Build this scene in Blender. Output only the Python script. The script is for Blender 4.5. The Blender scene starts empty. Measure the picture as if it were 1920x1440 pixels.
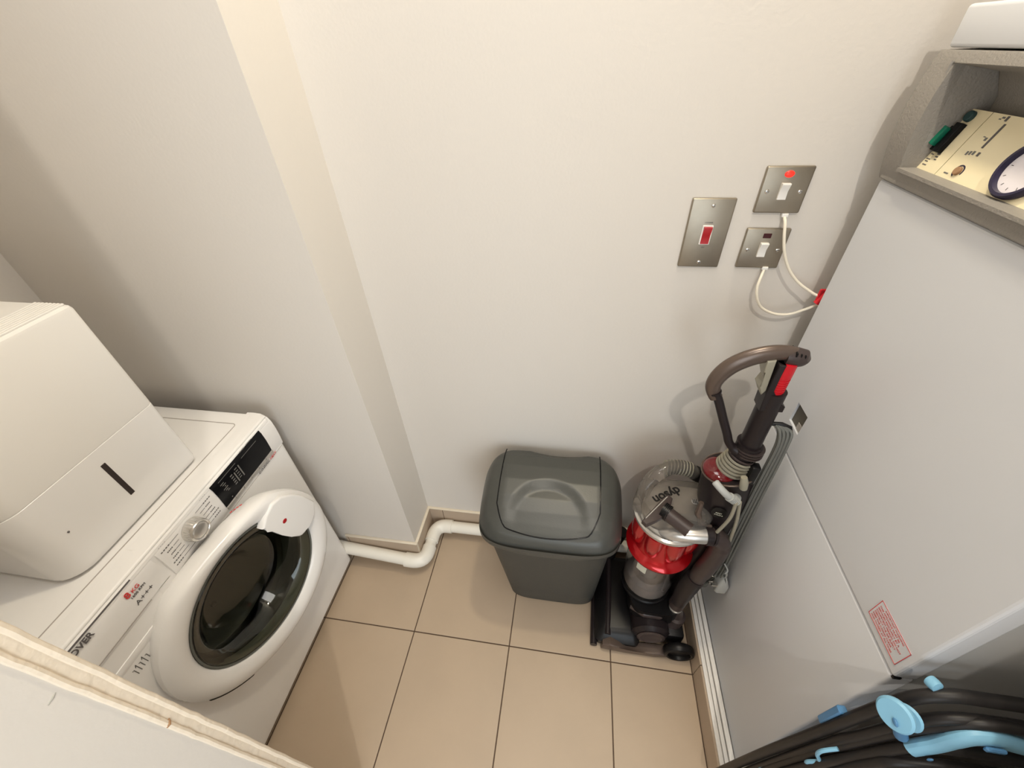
import bpy, bmesh, math, random
from mathutils import Vector, Matrix
random.seed(4)
C = bpy.context.scene.collection
sc = bpy.context.scene
PI = math.pi

# ------------------------------------------------------------------ camera
cam_d = bpy.data.cameras.new('camera'); cam = bpy.data.objects.new('camera', cam_d); C.objects.link(cam)
cam_d.sensor_width = 36.0; cam_d.sensor_fit = 'HORIZONTAL'
cam_d.lens = 36.0 * 764.05 / 1920.0
cam_d.clip_start = 0.01
R_ = Vector((0.98838914, 0.14705759, -0.03822271)); U_ = Vector((-0.06527244, 0.638105, 0.76717763)); F_ = Vector((-0.13720939, 0.75577515, -0.64029486))
m = Matrix((R_, U_, -F_)).transposed().to_4x4(); m.translation = Vector((0, -0.93113, 1.64310))
cam.matrix_world = m
sc.camera = cam

# ------------------------------------------------------------------ light and exposure
world = bpy.data.worlds.new('world'); sc.world = world; world.use_nodes = True
world.node_tree.nodes['Background'].inputs[0].default_value = (1.0, 0.95, 0.88, 1)
world.node_tree.nodes['Background'].inputs[1].default_value = 0.3
sc.view_settings.view_transform = 'Standard'; sc.view_settings.look = 'None'
sc.view_settings.gamma = 1.0; sc.view_settings.use_curve_mapping = False
sc.view_settings.exposure = 0.34

def lamp(name, kind, loc, energy, color, size, target=None, spot=None, blend=.4):
    d = bpy.data.lights.new(name, kind); d.energy = energy; d.color = color
    if kind == 'AREA': d.size = size
    else: d.shadow_soft_size = size
    if kind == 'SPOT': d.spot_size = spot; d.spot_blend = blend
    o = bpy.data.objects.new(name, d); C.objects.link(o); o.location = loc
    if target is not None:
        o.rotation_euler = (Vector(target) - Vector(loc)).to_track_quat('-Z', 'Y').to_euler()
    return o
# small warm downlight in the cupboard ceiling close to the far wall
lamp('downlight_near_wall', 'SPOT', (0.12, -0.10, 2.93), 40, (1.0, .87, .62), .06, (0.10, -0.16, 0), math.radians(160), .9)
# downlight in the ceiling behind the photographer
lamp('downlight_doorway', 'SPOT', (0.20, -1.68, 2.90), 44, (1.0, .93, .82), .024, (0.1, -.9, 0), math.radians(160), .7)
# soft fill panel added overhead to light the floor and appliance fronts
lamp('overhead_fill', 'AREA', (-0.05, -0.58, 2.94), 8.5, (1.0, .97, .94), .7)
# cool fill panel added behind the camera to lift the lower room
lamp('rear_fill', 'AREA', (0.42, -2.40, 0.90), 29, (.78, .90, 1.0), 1.6, (-0.05, 0, .45))

# ------------------------------------------------------------------ materials
def mat(name, col, rough=.5, metal=0., noise=0., nscale=8., bump=0., bscale=200., spec=.5, trans=0., ior=1.45, emit=None, estr=0., coat=0., alpha=1.):
    m = bpy.data.materials.new(name); m.use_nodes = True
    nt = m.node_tree; b = nt.nodes['Principled BSDF']
    b.inputs['Base Color'].default_value = (*col, 1); b.inputs['Roughness'].default_value = rough
    b.inputs['Metallic'].default_value = metal; b.inputs['Specular IOR Level'].default_value = spec
    b.inputs['Transmission Weight'].default_value = trans; b.inputs['IOR'].default_value = ior
    b.inputs['Coat Weight'].default_value = coat; b.inputs['Alpha'].default_value = alpha
    if emit: b.inputs['Emission Color'].default_value = (*emit, 1); b.inputs['Emission Strength'].default_value = estr
    tc = nt.nodes.new('ShaderNodeTexCoord')
    if noise:
        n = nt.nodes.new('ShaderNodeTexNoise'); n.inputs['Scale'].default_value = nscale; n.inputs['Detail'].default_value = 5
        nt.links.new(tc.outputs['Object'], n.inputs['Vector'])
        mx = nt.nodes.new('ShaderNodeMix'); mx.data_type = 'RGBA'
        mx.inputs[6].default_value = (*[max(0, c * (1 - noise)) for c in col], 1)
        mx.inputs[7].default_value = (*[min(1, c * (1 + noise)) for c in col], 1)
        nt.links.new(n.outputs['Fac'], mx.inputs[0]); nt.links.new(mx.outputs[2], b.inputs['Base Color'])
    if bump:
        n2 = nt.nodes.new('ShaderNodeTexNoise'); n2.inputs['Scale'].default_value = bscale; n2.inputs['Detail'].default_value = 3
        nt.links.new(tc.outputs['Object'], n2.inputs['Vector'])
        bp = nt.nodes.new('ShaderNodeBump'); bp.inputs['Strength'].default_value = bump; bp.inputs['Distance'].default_value = .002
        nt.links.new(n2.outputs['Fac'], bp.inputs['Height']); nt.links.new(bp.outputs['Normal'], b.inputs['Normal'])
    return m
M = {}
M['wall'] = mat('wall_paint', (.69, .65, .60), .75, noise=.02, nscale=2.5, bump=.16, bscale=140, spec=.3)
M['ceil'] = mat('ceiling_paint', (.85, .83, .80), .8)
M['tile'] = mat('floor_tile', (.47, .365, .265), .42, noise=.10, nscale=4, bump=.1, bscale=60, spec=.4)
M['skirt_tile'] = mat('skirting_tile', (.47, .37, .28), .4, noise=.10, nscale=9, spec=.4)
M['grout'] = mat('grout', (.10, .065, .045), .9)
M['bead'] = mat('cream_bead', (.72, .64, .52), .6, bump=.3, bscale=90)
M['white_wood'] = mat('white_painted_timber', (.80, .78, .75), .45, noise=.05, nscale=20)
M['trim'] = mat('rough_cream_paint', (.80, .70, .57), .6, noise=.06, nscale=30, bump=.9, bscale=70)
M['pipe'] = mat('white_waste_pipe', (.80, .77, .70), .35, noise=.04, nscale=12)
M['appl'] = mat('white_enamel', (.86, .845, .83), .28, spec=.5)
M['appl_gloss'] = mat('white_gloss_plastic', (.86, .845, .83), .16, spec=.5)
M['appl_matt'] = mat('white_satin_plastic', (.85, .83, .80), .45)
M['seam'] = mat('shadow_gap', (.10, .08, .07), .8)
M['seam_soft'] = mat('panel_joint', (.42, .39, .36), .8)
M['black'] = mat('gloss_black', (.006, .006, .007), .22, spec=.2)
M['dark'] = mat('dark_brown_slot', (.03, .02, .017), .6)
M['print'] = mat('grey_print', (.12, .11, .11), .6)
M['print_l'] = mat('pale_print', (.16, .155, .145), .6)
M['red_print'] = mat('red_print', (.65, .05, .05), .5)
M['chrome'] = mat('satin_chrome', (.72, .70, .67), .22, metal=1)
M['silver'] = mat('silver_plastic', (.56, .54, .51), .3, metal=.7)
M['glass'] = mat('smoked_door_glass', (.33, .34, .28), .03, trans=1.0, ior=1.45)
M['drum'] = mat('drum_steel', (.07, .068, .055), .35, metal=1)
M['gasket'] = mat('grey_rubber_gasket', (.12, .125, .11), .6)
M['binbody'] = mat('charcoal_bin_body', (.052, .052, .046), .52, bump=.2, bscale=260)
M['binlid'] = mat('charcoal_bin_lid', (.060, .061, .055), .36, bump=.1, bscale=260)
M['plate'] = mat('brushed_bronze_steel', (.35, .31, .25), .42, metal=1, noise=.12, nscale=30)
M['swwhite'] = mat('switch_white', (.86, .84, .80), .3)
M['swred'] = mat('switch_red', (.42, .015, .02), .25)
M['neon'] = mat('lit_neon', (.7, .02, .01), .3, emit=(1, .03, .02), estr=.9)
M['neon_off'] = mat('unlit_neon', (.05, .008, .012), .2)
M['cable'] = mat('cream_cable', (.82, .76, .64), .45)
M['redclip'] = mat('red_sleeve', (.62, .02, .03), .4)
M['boiler'] = mat('boiler_enamel', (.68, .695, .73), .38, noise=.012, nscale=3, spec=.45)
M['boiler_side'] = mat('boiler_side_shaded', (.40, .40, .40), .45)  # casing greyer than the front panels: side shade put into the colour
M['fascia'] = mat('grey_textured_plastic', (.27, .25, .225), .55, bump=.5, bscale=320)
M['cream'] = mat('cream_control_panel', (.82, .73, .50), .4)
M['dial'] = mat('dial_face', (.78, .74, .78), .4)
M['navy'] = mat('dark_navy_plastic', (.02, .015, .045), .35)
M['green'] = mat('green_tag', (.0, .16, .09), .5)
M['teal'] = mat('dark_teal_knob', (.02, .055, .06), .4)
M['brass'] = mat('bronze_grey_inside', (.10, .09, .07), .6)
M['vacbrown'] = mat('taupe_grey_plastic', (.052, .038, .036), .34, spec=.4)
M['vacdark'] = mat('dark_taupe_plastic', (.018, .013, .014), .38, spec=.35)
M['vacblack'] = mat('black_plastic', (.005, .0045, .005), .38, spec=.35)
M['vachandle'] = mat('bronze_brown_plastic', (.12, .088, .072), .28, metal=.35)
M['vacsilver'] = mat('grey_silver_plastic', (.55, .53, .50), .25, metal=.6)
M['vacred'] = mat('metallic_red_plastic', (.48, .005, .010), .18, metal=.45, coat=.5)
M['vacredm'] = mat('red_plastic', (.58, .006, .016), .35)
M['vacdarkred'] = mat('dark_red_button', (.13, .003, .006), .15, coat=.5)
M['clear'] = mat('clear_bin_plastic', (.92, .92, .92), .06, trans=1.0, ior=1.3)
M['clear_top'] = mat('clear_top_plastic', (.50, .46, .42), .08, trans=.85, ior=1.3)
M['dust'] = mat('grey_dust', (.30, .26, .24), .9, noise=.3, nscale=25)
M['ribs'] = mat('olive_grey_ribs', (.30, .28, .22), .35)
M['cord'] = mat('grey_power_cord', (.14, .145, .135), .45)
M['plug'] = mat('grey_plug', (.40, .41, .40), .35)
M['sticker'] = mat('pale_sticker', (.62, .62, .52), .5)
M['tube'] = mat('black_painted_tube', (.018, .016, .016), .42, spec=.35)
M['backdrop'] = mat('black_backdrop', (.008, .008, .009), .9, bump=.3, bscale=300)
M['blue'] = mat('light_blue_plastic', (.22, .47, .66), .42)
M['blued'] = mat('mid_blue_plastic', (.08, .22, .42), .45)
M['chip'] = mat('chipped_paint', (.33, .19, .10), .8)
M['smear'] = mat('grey_scuff', (.42, .40, .36), .8)

# ------------------------------------------------------------------ mesh helpers
ORI = {}
def frame(ax):
    ax = Vector(ax).normalized(); up = Vector((0, 0, 1)) if abs(ax.z) < .9 else Vector((1, 0, 0))
    x = up.cross(ax).normalized(); y = ax.cross(x); return x, y, ax
def catmull(pts, n=6):
    P = [Vector(p) for p in pts]; out = []
    for i in range(len(P) - 1):
        p0 = P[max(i - 1, 0)]; p1 = P[i]; p2 = P[i + 1]; p3 = P[min(i + 2, len(P) - 1)]
        for k in range(n):
            t = k / n
            out.append(.5 * ((2 * p1) + (p2 - p0) * t + (2 * p0 - 5 * p1 + 4 * p2 - p3) * t * t + (3 * p1 - p0 - 3 * p2 + p3) * t ** 3))
    out.append(P[-1]); return out
class G:
    def __init__(s): s.bm = bmesh.new()
    def box(s, x0, x1, y0, y1, z0, z1, bev=0, seg=2, mtx=None):
        r = bmesh.ops.create_cube(s.bm, size=1)['verts']
        for v in r: v.co = Vector(((x0 + x1) / 2 + v.co.x * (x1 - x0), (y0 + y1) / 2 + v.co.y * (y1 - y0), (z0 + z1) / 2 + v.co.z * (z1 - z0)))
        if bev:
            es = {e for v in r for e in v.link_edges}
            q = bmesh.ops.bevel(s.bm, geom=list(es), offset=bev, segments=seg, affect='EDGES', profile=.5)
            r = list({v for f in q['faces'] for v in f.verts} | {v for v in r if v.is_valid})
        if mtx:
            for v in r: v.co = mtx @ v.co
        return s
    def loft(s, rings, cap=True, closed=True):
        R = [[s.bm.verts.new(p) for p in ring] for ring in rings]; n = len(rings[0])
        for a, b in zip(R[:-1], R[1:]):
            for i in range(n if closed else n - 1):
                j = (i + 1) % n
                try: s.bm.faces.new((a[i], a[j], b[j], b[i]))
                except ValueError: pass
        if cap:
            for q in (R[0][::-1], R[-1]):
                try: s.bm.faces.new(q)
                except ValueError: pass
        return s
    def tube(s, pts, r, seg=12, cap=True, sx=1., sy=1.):
        pts = [Vector(p) for p in pts]; n = len(pts); rings = []; N = None
        rr = r if isinstance(r, (list, tuple)) else [r] * n
        for i, p in enumerate(pts):
            t = (pts[min(i + 1, n - 1)] - pts[max(i - 1, 0)]).normalized()
            if N is None: N = frame(t)[0]
            N = (N - t * N.dot(t)).normalized(); Bn = t.cross(N)
            rings.append([p + (N * math.cos(2 * PI * k / seg) * sx + Bn * math.sin(2 * PI * k / seg) * sy) * rr[i] for k in range(seg)])
        return s.loft(rings, cap)
    def cyl(s, p0, p1, r0, r1=None, seg=24): return s.tube([p0, p1], [r0, r0 if r1 is None else r1], seg)
    def lathe(s, o, ax, prof, seg=40, cap=False, a0=0, a1=2 * PI):
        o = Vector(o); x, y, a = frame(ax); full = abs(a1 - a0 - 2 * PI) < 1e-6
        rings = [[o + a * h + (x * math.cos(a0 + (a1 - a0) * k / seg) + y * math.sin(a0 + (a1 - a0) * k / seg)) * max(r, 1e-5) for k in range(seg if full else seg + 1)] for r, h in prof]
        return s.loft(rings, cap, full)
    def prism(s, poly, o, e1, e2, n, d0, d1, bev=0):
        o, e1, e2, n = map(Vector, (o, e1, e2, n))
        a = [s.bm.verts.new(o + e1 * p[0] + e2 * p[1] + n * d0) for p in poly]; b = [s.bm.verts.new(o + e1 * p[0] + e2 * p[1] + n * d1) for p in poly]
        k = len(a); fs = [s.bm.faces.new(a[::-1]), s.bm.faces.new(b)]
        for i in range(k): fs.append(s.bm.faces.new((a[i], a[(i + 1) % k], b[(i + 1) % k], b[i])))
        if bev: bmesh.ops.bevel(s.bm, geom=list(fs[1].edges), offset=bev, segments=3, affect='EDGES', profile=.5)
        return s
    def ball(s, c, r, seg=20, sc_=(1, 1, 1)):
        q = bmesh.ops.create_uvsphere(s.bm, u_segments=seg, v_segments=seg // 2, radius=r)['verts']
        for v in q: v.co = Vector((v.co.x * sc_[0], v.co.y * sc_[1], v.co.z * sc_[2])) + Vector(c)
        return s
    def build(s, name, material, parent=None, sharp=32, **kw):
        bm = s.bm; bmesh.ops.remove_doubles(bm, verts=bm.verts, dist=1e-6)
        bmesh.ops.recalc_face_normals(bm, faces=bm.faces)
        for f in bm.faces: f.smooth = True
        for e in bm.edges:
            if len(e.link_faces) == 2 and e.calc_face_angle(0) > math.radians(sharp): e.smooth = False
        off = ORI.get(parent.name, Vector()) if parent else Vector()
        me = bpy.data.meshes.new(name)
        bmesh.ops.translate(bm, verts=bm.verts, vec=-off)
        bm.to_mesh(me); bm.free(); me.materials.append(M[material])
        o = bpy.data.objects.new(name, me); C.objects.link(o)
        if parent: o.parent = parent; ORI[o.name] = off
        for k, v in kw.items(): o[k] = v
        return o
def thing(name, label, cat, loc, group=None):
    o = bpy.data.objects.new(name, None); C.objects.link(o); o.location = loc; o.empty_display_size = .05
    o['label'] = label; o['category'] = cat
    if group: o['group'] = group
    ORI[o.name] = Vector(loc); return o
def struct(g, name, material, label=None):
    o = g.build(name, material); o['kind'] = 'structure'
    if label: o['label'] = label
    return o
def text(body, name, material, parent, o, right, up, size, depth=.0004, sx=1., bold=0., align='LEFT'):
    c = bpy.data.curves.new(name, 'FONT'); c.body = body; c.size = size; c.extrude = depth; c.offset = bold; c.align_x = align
    t = bpy.data.objects.new(name + '_t', c); C.objects.link(t)
    me = bpy.data.meshes.new_from_object(t.evaluated_get(bpy.context.evaluated_depsgraph_get()))
    bpy.data.objects.remove(t); bpy.data.curves.remove(c)
    r = Vector(right).normalized(); u = Vector(up); u = (u - r * u.dot(r)).normalized(); n = r.cross(u)
    off = ORI.get(parent.name, Vector())
    mt = Matrix((r * sx, u, n)).transposed().to_4x4(); mt.translation = Vector(o) - off
    me.transform(mt); me.name = name; me.materials.clear(); me.materials.append(M[material])
    ob = bpy.data.objects.new(name, me); C.objects.link(ob); ob.parent = parent; ORI[ob.name] = off
    return ob
def boolean(o, cutter):
    md = o.modifiers.new('b', 'BOOLEAN'); md.operation = 'DIFFERENCE'; md.object = cutter; md.solver = 'EXACT'
    me = bpy.data.meshes.new_from_object(o.evaluated_get(bpy.context.evaluated_depsgraph_get()))
    for p in me.polygons:
        if p.area > 4e-4: p.use_smooth = False
    o.modifiers.clear(); o.data = me; bpy.data.objects.remove(cutter)

# ------------------------------------------------------------------ room shell
XL, XR, YB, YR, ZC = -1.38, 1.17, 0.0, -2.45, 3.0
XS, YD = -.561, -.166          # return face x, boxing face y
PX = .483                      # plinth face
struct(G().box(XL - .1, XR + .1, YR - .1, .1, -.08, -.0025), 'floor', 'grout')
struct(G().box(XS, XR + .1, 0, .1, 0, ZC), 'wall_back', 'wall')
struct(G().box(XL, XS, YD, .1, 0, ZC), 'wall_boxing', 'wall', 'projecting wall box beside the washing machine')
struct(G().box(XL - .1, XL, YR, .1, 0, ZC), 'wall_left', 'wall')
struct(G().box(XR, XR + .1, YR, .1, 0, ZC), 'wall_right', 'wall')
struct(G().box(XL - .1, XR + .1, YR - .1, YR, 0, ZC), 'wall_rear', 'wall')
struct(G().box(XL - .1, XR + .1, YR - .1, .1, ZC, ZC + .1), 'ceiling', 'ceil')
nib = struct(G().box(XL, -.5, -1.14, -.868, 0, ZC), 'wall_front', 'wall', 'end of partition wall beside the camera')
struct(G().box(.52, XR, -1.14, -.86, 0, ZC), 'wall_front_right', 'wall', 'unseen end of partition wall added right of the doorway')  # added out of view to keep lamplight off the boiler side
# raised cream bead down the corner of the partition
XJ = -.5
tr = struct(G().box(XJ - .012, XJ + .003, -.881, -.857, 0, ZC, .002), 'trim_1', 'trim', 'rough cream painted bead on the partition corner')
g = G()
for yc, r in ((-.8605, .0042), (-.8775, .0038)):
    pts = [(XJ + .0022 + random.uniform(-.0006, .0006), yc + random.uniform(-.0006, .0006), z * .02) for z in range(0, 150)]
    g.tube(pts, r, 8)
g.build('round_edge', 'trim', tr)
g = G(); g.tube([(XJ + .0025, -.8725, .972), (XJ + .0042, -.8755, .969), (XJ + .0050, -.8775, .967), (XJ + .0030, -.8805, .964)], [.0010, .0026, .0024, .0010], 8)
g.build('paint_chip', 'chip', tr)
g = G(); g.tube([(XJ - .0006, -.886, 1.150), (XJ - .0002, -.890, 1.149), (XJ - .0008, -.896, 1.147)], [.0008, .0016, .0012], 8); g.build('scuff_mark', 'smear', nib)

# floor tiles (one object each)
TX0, TS, TY0, TSY = -.5013, .3533, -.4317, .62
fl = bpy.data.objects['floor']
def floor_tile(x0, x1, y0, y1):
    G().box(x0 + .0017, x1 - .0017, y0 + .0017, y1 - .0017, -.0025, 0, .0012, 1).build('tile', 'tile', fl)
xs = [XL] + [TX0 + k * TS for k in range(-2, 3)] + [PX - .009]
ys = [YR, TY0 - 2 * TSY, TY0 - TSY, TY0, 0]
for i in range(len(xs) - 1):
    for j in range(len(ys) - 1):
        if ys[j] >= TY0 - .01 and xs[i + 1] <= TX0 + .01: y1 = YD
        else: y1 = ys[j + 1]
        if ys[j] >= TY0 - .01 and xs[i] < TX0 - .01 and xs[i + 1] > TX0: y1 = YD
        floor_tile(xs[i], xs[i + 1], ys[j], y1)
floor_tile(XS + .004, TX0, YD - .0034, 0)
for j in range(2):
    floor_tile(PX - .009, PX + .345, ys[j], ys[j + 1] if j == 0 else -.80); floor_tile(PX + .345, XR, ys[j], ys[j + 1] if j == 0 else -.80)
# tiled skirtings
def skirting(name, a, b, fixed, joints, axis, out, h=.138, th=.010):
    """axis 'x': runs along x on a wall at y=fixed facing -y; axis 'y': runs along y at x=fixed, facing out"""
    g = G(); lo, hi = a, b
    if axis == 'x': g.box(lo, hi, fixed - th + .002, fixed, 0, h - .001); g.box(lo, hi, fixed - th - .0008, fixed, h - .001, h + .004, .0012)
    else: g.box(min(fixed, fixed + out * (th - .002)), max(fixed, fixed + out * (th - .002)), lo, hi, 0, h - .001); g.box(min(fixed, fixed + out * (th + .0008)), max(fixed, fixed + out * (th + .0008)), lo, hi, h - .001, h + .004, .0012)
    s = struct(g, name, 'bead')
    e = sorted([a] + joints + [b])
    for p, q in zip(e[:-1], e[1:]):
        if axis == 'x':
            G().box(p + .0012, q - .0012, fixed - th, fixed - .001, .003, h - .001, .0008, 1).build('tile', 'skirt_tile', s)
            if q != b: G().box(q - .0014, q + .0014, fixed - th + .0012, fixed - .002, .003, h - .001).build('grout_joint', 'grout', s)
        else:
            x0, x1 = sorted((fixed, fixed + out * th))
            G().box(x0, x1, p + .0012, q - .0012, .003, h - .001, .0008, 1).build('tile', 'skirt_tile', s)
            if q != b:
                x0, x1 = sorted((fixed, fixed + out * (th - .0012)))
                G().box(x0, x1, q - .0014, q + .0014, .003, h - .001).build('grout_joint', 'grout', s)
skirting('baseboard_left', -.856, XS + .010, YD, [-.845], 'x', -1)
skirting('baseboard_return', YD, 0, XS, [], 'y', 1)
skirting('baseboard_back', XS + .010, PX, 0, [-.495, -.145, .208], 'x', -1)
# boiler plinth with tiled face and grooved white edge
pl = struct(G().box(PX, XR, -.80, 0, 0, .098), 'plinth', 'bead')
for y0, y1 in ((-.80, TY0), (TY0, 0)):
    G().box(PX - .009, PX, y0 + .0014, y1 - .0014, .001, .098, .0008, 1).build('tile', 'skirt_tile', pl)
t2 = struct(G().box(PX - .003, .522, -.80, 0, .098, .1), 'trim_2', 'seam_soft', 'grooved white timber edging along the boiler plinth')
for k, (a, b, h) in enumerate(((PX - .004, PX + .008, .105), (PX + .0095, PX + .020, .108), (PX + .0225, PX + .0355, .112))):
    G().box(a, b, -.80, -.008, .098, h, .0022).build('timber_strip', 'white_wood', t2)

# ------------------------------------------------------------------ waste pipe
t = thing('waste_pipe', 'white plastic waste pipe running along the tiled skirting behind the bin', 'pipe', (-.52, -.2, 0))
PR = .0235
A_ = [(-1.30, -.1905, .135), (-.600, -.2035, .068)]; Bp = [(-.524, -.165, .060), (-.524, -.092, .060)]; Cp = [(-.455, -.037, .062), (.46, -.037, .066)]
for a, b in (A_, Bp, Cp): G().cyl(a, b, PR, seg=28).build('pipe_section', 'pipe', t)
def elbow(p, q, mid):
    P = [Vector(p), Vector(mid), Vector(q)]; d0 = (P[1] - P[0]).normalized(); d1 = (P[2] - P[1]).normalized(); pts = [P[0] - d0 * .012, P[0] + d0 * .010]
    a = P[0] + d0 * .010; c = P[2] - d1 * .010
    for k in range(1, 8):
        s = k / 8; pts.append(a * (1 - s) ** 2 + P[1] * 2 * s * (1 - s) + c * s * s)
    pts += [c, P[2] + d1 * .012]
    g = G(); g.tube(pts, PR + .0045, 28); return g
elbow((-.590, -.204, .067), (-.524, -.150, .060), (-.524, -.205, .064)).build('elbow', 'pipe', t)
elbow((-.524, -.100, .060), (-.465, -.037, .062), (-.524, -.037, .061)).build('elbow', 'pipe', t)
for x in (.1, -.95):
    z = .065 if x > 0 else .096; y = -.037 if x > 0 else -.192
    G().box(x - .008, x + .008, y - .028, y + .028, 0, z - .02, .002).build('bracket', 'pipe', t)

# ------------------------------------------------------------------ washing machine
WX, W0, W1 = -.84, -.843, -.213
wm = thing('washing_machine', 'white front loading washing machine with black display and round glass door standing ajar', 'washing machine', (-1.10, -.513, 0))
g = G(); g.box(-1.362, WX - .0005, W0, W1, .030, .858, .012, 3)
body = g.build('body', 'appl', wm)
al = math.radians(7.5); E1 = Vector((math.sin(al), math.cos(al), 0)); EN = Vector((math.cos(al), -math.sin(al), 0)); EZ = Vector((0, 0, 1)); DO = Vector((-.815, -.78, 0))
dc = DO + E1 * .236 + EZ * .54
hc = Vector((WX, -.540, .515))
cut = G().cyl(hc + Vector((-.36, 0, 0)), hc + Vector((.05, 0, 0)), .185, seg=48).build('cut', 'appl')
boolean(body, cut)
g = G(); g.lathe(hc, (-1, 0, 0), [(.183, -.004), (.178, .02), (.16, .04), (.165, .07), (.20, .09), (.232, .10), (.232, .33), (0, .34)], 48)
g.build('drum', 'drum', wm)
g = G(); g.lathe(hc, (-1, 0, 0), [(.205, .003), (.205, -.006), (.190, -.009), (.178, -.002), (.172, .02), (.168, .045), (.176, .05)], 48); g.build('door_gasket', 'gasket', wm)
for k in range(3):
    a = 2 * PI * k / 3 + .5; ca, sa = math.cos(a), math.sin(a)
    G().tube([hc + Vector((-.12, ca * .222, sa * .222)), hc + Vector((-.22, ca * .205, sa * .205)), hc + Vector((-.31, ca * .222, sa * .222))], [.012, .024, .012], 10).build('drum_paddle', 'drum', wm)
for x in (-1.32, -.885):
    for y in (W0 + .05, W1 - .05):
        G().cyl((x, y, 0), (x, y, .045), .022, .016, 16).build('foot', 'vacblack', wm)
# lid
g = G(); g.box(-1.360, -.845, W0 + .002, W1 - .002, .852, .862, .006, 3); g.build('top_panel', 'appl', wm)
g = G(); zt = .8627
for a, b in (((-1.36, -.259), (-.915, -.259)), ((-.905, -.270), (-.905, -.800)),):
    g.box(min(a[0], b[0]) - .0012, max(a[0], b[0]) + .0012, min(a[1], b[1]) - .0012, max(a[1], b[1]) + .0012, .861, zt)
for cy, s in ((-.270, 1),):
    g.tube([(-.915 + .010 * math.cos(q), cy + s * .011 * math.sin(q), .8621) for q in [PI / 2 * k / 6 for k in range(7)]], .0011, 6)
g.build('lid_seam', 'seam_soft', wm)
# control panel: bulged profile along y
def profile_slab(name, material, prof, y0, y1, parent, endbev=.004):
    g = G(); rings = []
    for y, s in ((y0, .0), (y0 + .0006, .6), (y0 + endbev, 1), (y1 - endbev, 1), (y1 - .0006, .6), (y1, .0)):
        xm = min(p[0] for p in prof)
        rings.append([Vector((xm + (p[0] - xm) * (1 - (1 - s) * .35), y, p[1])) for p in prof])
    g.loft(rings); return g.build(name, material, parent)
cp = [(-.905, .8615), (-.875, .8625), (-.858, .8615), (-.849, .858), (-.843, .851), (-.8385, .838), (-.8365, .81), (-.8375, .78), (-.840, .752), (-.8415, .7465), (-.846, .746), (-.905, .746)]
profile_slab('control_panel', 'appl', cp, -.6275, W1 + .0015, wm)
dp = [(-.905, .8615), (-.875, .8625), (-.858, .8615), (-.849, .858), (-.843, .851), (-.8385, .838), (-.8365, .81), (-.8370, .778), (-.842, .772), (-.856, .764), (-.861, .752), (-.858, .738), (-.848, .728), (-.839, .724), (-.8375, .716), (-.840, .705), (-.846, .703), (-.905, .703)]
dr = profile_slab('detergent_drawer', 'appl', dp, W0 + .0015, -.6295, wm)
# end block of the drawer grip
g = G(); rings = []
ee = [(-.8545, .772), (-.8375, .774), (-.8365, .75), (-.8368, .724), (-.8555, .724)]
for y, s in ((-.684, .0), (-.676, .35), (-.667, .85), (-.655, 1), (-.6315, 1)):
    rings.append([Vector((-.864 + (p[0] + .864) * s, y, p[1])) for p in ee])
g.loft(rings); g.build('grip_end', 'appl', dr)
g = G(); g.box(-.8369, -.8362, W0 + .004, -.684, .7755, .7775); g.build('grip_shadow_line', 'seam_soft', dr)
# display
g = G(); N = 10
def panel_x(z):
    for (xa, za), (xb_, zb_) in zip(cp[2:], cp[3:]):
        if zb_ <= z <= za: return xa + (xb_ - xa) * (za - z) / (za - zb_)
    return -.84
rows = [.856, .852, .846, .838, .825, .81, .795, .78, .768]
g.loft([[Vector((panel_x(z) + .0012, y, z)) for z in rows] for y in (-.4565, -.36, -.2635)], cap=False, closed=False)
disp = g.build('display', 'black', wm)
g = G()
def dash(g, y0, y1, z0, z1, lift=.0018):
    zc = (z0 + z1) / 2; g.box(panel_x(zc) + lift - .0004, panel_x(zc) + lift, y0, y1, z0, z1)
dash(g, -.435, -.372, .8395, .8407); dash(g, -.352, -.290, .8355, .8367)
dash(g, -.345, -.325, .8475, .8500); dash(g, -.318, -.296, .8482, .8504)
for k in range(5):
    dash(g, -.385, -.377, .8275 - k * .0075, .8300 - k * .0075); dash(g, -.404, -.396, .8235 - k * .0075, .8265 - k * .0075)
g.box(panel_x(.81) + .0014, panel_x(.81) + .0018, -.373, -.3695, .792, .832); g.box(panel_x(.81) + .0014, panel_x(.81) + .0018, -.392, -.3885, .792, .825)
for k in range(6): dash(g, -.436 + .004 * (k % 3), -.424 + .003 * (k % 2), .829 - k * .0055, .831 - k * .0055)
dash(g, -.430, -.427, .7755, .7785)
g.build('display_print', 'print_l', disp, kind='stuff')
for k in range(6):
    y0 = -.4555 + k * .0325
    g = G(); g.box(-.8400, -.8362, y0 + .0006, y0 + .0315, .7565, .7668, .0008, 1); b = g.build('touch_button', 'silver', wm)
text('DYNAMIC', 'lettering', 'print', wm, (-.8366, -.3350, .7468), (0, 1, 0), (0, 0, 1), .0098, sx=1.1)
text('NEXT', 'lettering', 'red_print', wm, (-.8366, -.2830, .7468), (0, 1, 0), (0, 0, 1), .0098, sx=1.1)
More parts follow.
